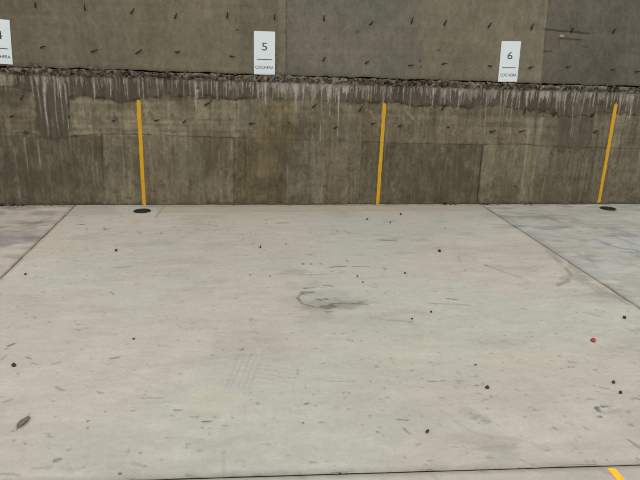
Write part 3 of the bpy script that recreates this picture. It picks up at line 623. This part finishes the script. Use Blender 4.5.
drain(608, 208.7, .085, 'black round floor drain below the far right yellow wall stripe')

# ================================================================== tie ends sticking out of the wall
def tie(u, v, ang, lpx, plane, label, group):
    x_, z_ = (upper if plane == 'u' else lower)(u, v); y0 = YU if plane == 'u' else 0.0
    L_ = lpx*0.0112; a = math.radians(ang); d = np.array([math.sin(a), math.cos(a)]); s = np.array([d[1], -d[0]])
    path = [(-.5, .012, 1.0), (-.46, -.006, 1.1), (-.25, -.012, 1.15), (.1, -.014, .9), (.38, -.017, .6), (.5, -.019, .35)]
    w, t = .0068, .0025; vs_, fs_ = [], []
    for k, (p, y_, sc_) in enumerate(path):
        bend = .10*L_*math.sin(p*3+u)
        c = d*(p*L_)+s*bend
        for sx, sy_ in ((-1, -1), (1, -1), (1, 1), (-1, 1)): q = c+s*(w*sc_*sx); vs_.append((q[0], y_+t*sy_, q[1]))
    for k in range(len(path)-1):
        for j in range(4): A = k*4+j; B = k*4+(j+1) % 4; fs_.append((A, B, B+4, A+4))
    n = len(path)*4; fs_ += [(3, 2, 1, 0), (n-4, n-3, n-2, n-1)]
    o = mesh_obj('form_tie', vs_, fs_, M_TIE); o.location = (x_, y0, z_)
    import bmesh
    b_ = bmesh.new(); b_.from_mesh(o.data); bmesh.ops.recalc_face_normals(b_, faces=b_.faces[:]); b_.to_mesh(o.data); b_.free()
    return tag(o, label, 'tie wire', group)
ORD = ['first', 'second', 'third', 'fourth', 'fifth', 'sixth', 'seventh', 'eighth', 'ninth', 'tenth', 'eleventh', 'twelfth', 'thirteenth', 'fourteenth']
rows = [('u', 'top row, above the signs', 'tie ends in the top row', [(36.3, 5, 12, 4.8), (85, 7.5, 14, 4.8), (132.6, 10.7, 26, 6), (176, 15.8, 12, 4.8), (227.2, 15.2, 2, 5.2), (275, 16.8, 4, 4.8), (324, 18.3, 12, 5), (371.3, 23, 30, 5), (412.2, 20.5, 22, 6), (445.4, 22.5, 10, 5.2), (489.6, 25.2, 18, 5.2), (532.2, 26.8, 14, 6), (571.8, 29.8, 14, 5), (614, 31, 30, 5)]),
        ('u', 'second row, level with the sign bottoms', 'tie ends in the second row', [(43.3, 47.3, 66, 5.5), (94.6, 50.6, 55, 7), (138.8, 51.6, 45, 7), (178, 51.6, 82, 5), (232.4, 56.6, 84, 5), (324, 59, 42, 4.5), (367, 62.2, 70, 4), (411.2, 65.1, 95, 5.5), (444.2, 64.1, 84, 5), (490, 66.2, 90, 3.5), (531, 67.3, 84, 5), (568, 66.8, 88, 3.5), (612.5, 69.5, 90, 3.5), (637.3, 71.5, 96, 4.5)]),
        ('l', 'row just under the crumbled ledge', 'tie ends under the ledge', [(22, 97.5, 45, 5), (208, 103, 45, 8), (314.6, 105.4, 35, 5.5), (360.4, 108.4, 35, 6), (443.4, 107.5, 45, 6.5), (524.4, 111, 25, 6.5), (554.6, 113.6, 45, 6.5), (592.5, 115, 45, 4)]),
        ('l', 'row halfway down the lower wall', 'tie ends halfway down the lower wall', [(12.5, 116, 50, 5), (114.2, 120.3, 60, 4), (157, 120.2, 60, 5), (184.5, 121, 55, 4.5), (252.2, 123.2, 78, 6), (335.8, 127.3, 70, 4), (373, 123.4, 88, 4.5), (400.4, 126.2, 80, 4.5), (448.4, 127, 80, 3), (492.5, 131, 80, 6), (521.8, 131, 62, 6), (595.4, 131.6, 58, 5)])]
SHORT = {0: 'dark bent tie end in the', 1: 'dark tie end in the', 2: 'dark tie end in the', 3: 'dark tie end in the'}
for ri_, (pl, desc, grp, items) in enumerate(rows):
    for k, (u, v, a, l) in enumerate(items):
        tie(u, v, a, l, pl, f'{SHORT[ri_]} {desc}, {ORD[k]} from left', grp)

# ================================================================== small litter on the floor
def pebble(u, v, px, label, mat=M_PEB, name='pebble', cat='pebble', group='dark pebbles scattered on the floor', flat=.6):
    x_, y_ = G(u, v); r = px/2*math.hypot(x_-CAM[0], math.hypot(y_-CAM[1], HC))/FPX
    v_ = lump((0, 0, 0), r, (1.1, .9, flat), .22)
    v_[:, 2] -= v_[:, 2].min()+.0012
    o = mesh_obj(name, v_, IF, mat, smooth=True); o.location = (x_, y_, 0.0006)
    return tag(o, label, cat, group)
for u, v, s, lab in ((439.3, 252, 3.0, 'black pebble on the slab left of the right joint, below the middle stripe'), (487.3, 388.2, 3.8, 'black pebble beside a short dark scratch, right of centre on the slab'),
                     (427.3, 432.6, 4.2, 'largest black pebble, near the front joint right of centre'), (613.4, 383, 3.2, 'upper of two black pebbles below the red chip'), (620.4, 393.4, 3.2, 'lower of two black pebbles below the red chip'),
                     (624.2, 318.5, 3.0, 'dark pebble right of and above the red chip, near the right joint'), (260.4, 247.8, 2.8, 'dark pebble on the slab below sign 5, above the oily scuff'), (405, 273.8, 2.2, 'small dark pebble right of and above the oily scuff'),
                     (357.4, 276.4, 2.2, 'small dark pebble just above the right end of the oily scuff'), (362.8, 282.4, 2.0, 'tiny dark pebble close to the right end of the oily scuff'), (411.8, 319.2, 2.4, 'small dark pebble right of and below the oily scuff'),
                     (400.6, 214.8, 2.4, 'small dark pebble near the wall foot, right of the middle stripe'), (367.2, 219.4, 2.0, 'small dark pebble near the wall, left of the middle stripe'), (390.2, 223.5, 1.8, 'tiny dark pebble below the foot of the middle stripe'),
                     (116.2, 251.2, 2.6, 'dark pebble on the slab below the left floor drain'), (25.4, 274.8, 2.6, 'dark pebble just right of the left floor joint'), (133.8, 339.2, 2.4, 'small dark pebble alone on the left half of the slab'),
                     (14, 366.2, 4.0, 'dark pebble at the left edge among short scratches'), (475.8, 365.2, 1.9, 'tiny dark pebble above the short scratch, right of centre'), (431, 312.4, 2.2, 'small dark pebble in the middle right of the slab')):
    pebble(u, v, s, lab)
pebble(593, 341.6, 4.6, 'small red chip lying on the slab at right', M_RED, 'red_chip', 'litter', None, .38)
# dry leaf: curled oval blade with a stalk
x_, y_ = G(23.7, 423); lf = empty('dry_leaf', (x_, y_, 0.003), (0, 0, math.radians(-14))); tag(lf, 'small brown dry leaf lying flat near the left edge of the slab', 'leaf')
n, m = 12, 5; vs_, fs_ = [], []
for lay in (0, 1):
    for i in range(n+1):
        t = i/n; w = .0155*math.sin(math.pi*min(1, t*.97+.015))**.55
        for j in range(m): q = j/(m-1)*2-1; vs_.append((q*w, (t-.5)*.088, .0012+.005*q*q+.003*math.sin(t*5)+.0008*lay))
for lay in (0, 1):
    for i in range(n):
        for j in range(m-1): A = lay*(n+1)*m+i*m+j; f = (A, A+1, A+m+1, A+m); fs_.append(f if lay else f[::-1])
mesh_obj('blade', vs_, fs_, M_LEAF, lf, smooth=True)
vs_ = []; fs_ = []
for i in range(4):
    for k in range(5): a = k*2*math.pi/5; vs_.append((.001*math.cos(a)+.002*i, -.044-.006*i, .004+.001*math.sin(a)))
for i in range(3):
    for k in range(5): fs_.append((i*5+k, i*5+(k+1) % 5, (i+1)*5+(k+1) % 5, (i+1)*5+k))
mesh_obj('stalk', vs_, fs_, M_LEAF, lf)

# ================================================================== light: open overcast sky, a weak veiled sun
w = bpy.data.worlds.new('overcast_sky'); SC.world = w; w.use_nodes = True; N = w.node_tree.nodes; L = w.node_tree.links
bg = N['Background']; tc = N.new('ShaderNodeTexCoord'); sep = N.new('ShaderNodeSeparateXYZ'); L.new(tc.outputs['Generated'], sep.inputs[0])
ra = N.new('ShaderNodeValToRGB'); ra.color_ramp.elements[0].position = 0.0; ra.color_ramp.elements[0].color = (.62, .62, .61, 1); ra.color_ramp.elements[1].position = .8; ra.color_ramp.elements[1].color = (1.0, 1.0, .99, 1)
L.new(sep.outputs['Z'], ra.inputs['Fac']); L.new(ra.outputs['Color'], bg.inputs['Color']); bg.inputs['Strength'].default_value = 1.0
sl = bpy.data.lights.new('veiled_sun', 'SUN'); sl.energy = 0.8; sl.angle = math.radians(50); sl.color = (1, .98, .95)
so = bpy.data.objects.new('veiled_sun', sl); C.objects.link(so); so.rotation_euler = (math.radians(22), math.radians(6), 0); so.location = (0, -3, 6)
SC.view_settings.view_transform = 'Standard'; SC.view_settings.look = 'None'; SC.view_settings.gamma = 1.0; SC.view_settings.use_curve_mapping = False
SC.view_settings.exposure = 0.12
SC.cycles.filter_width = 1.0
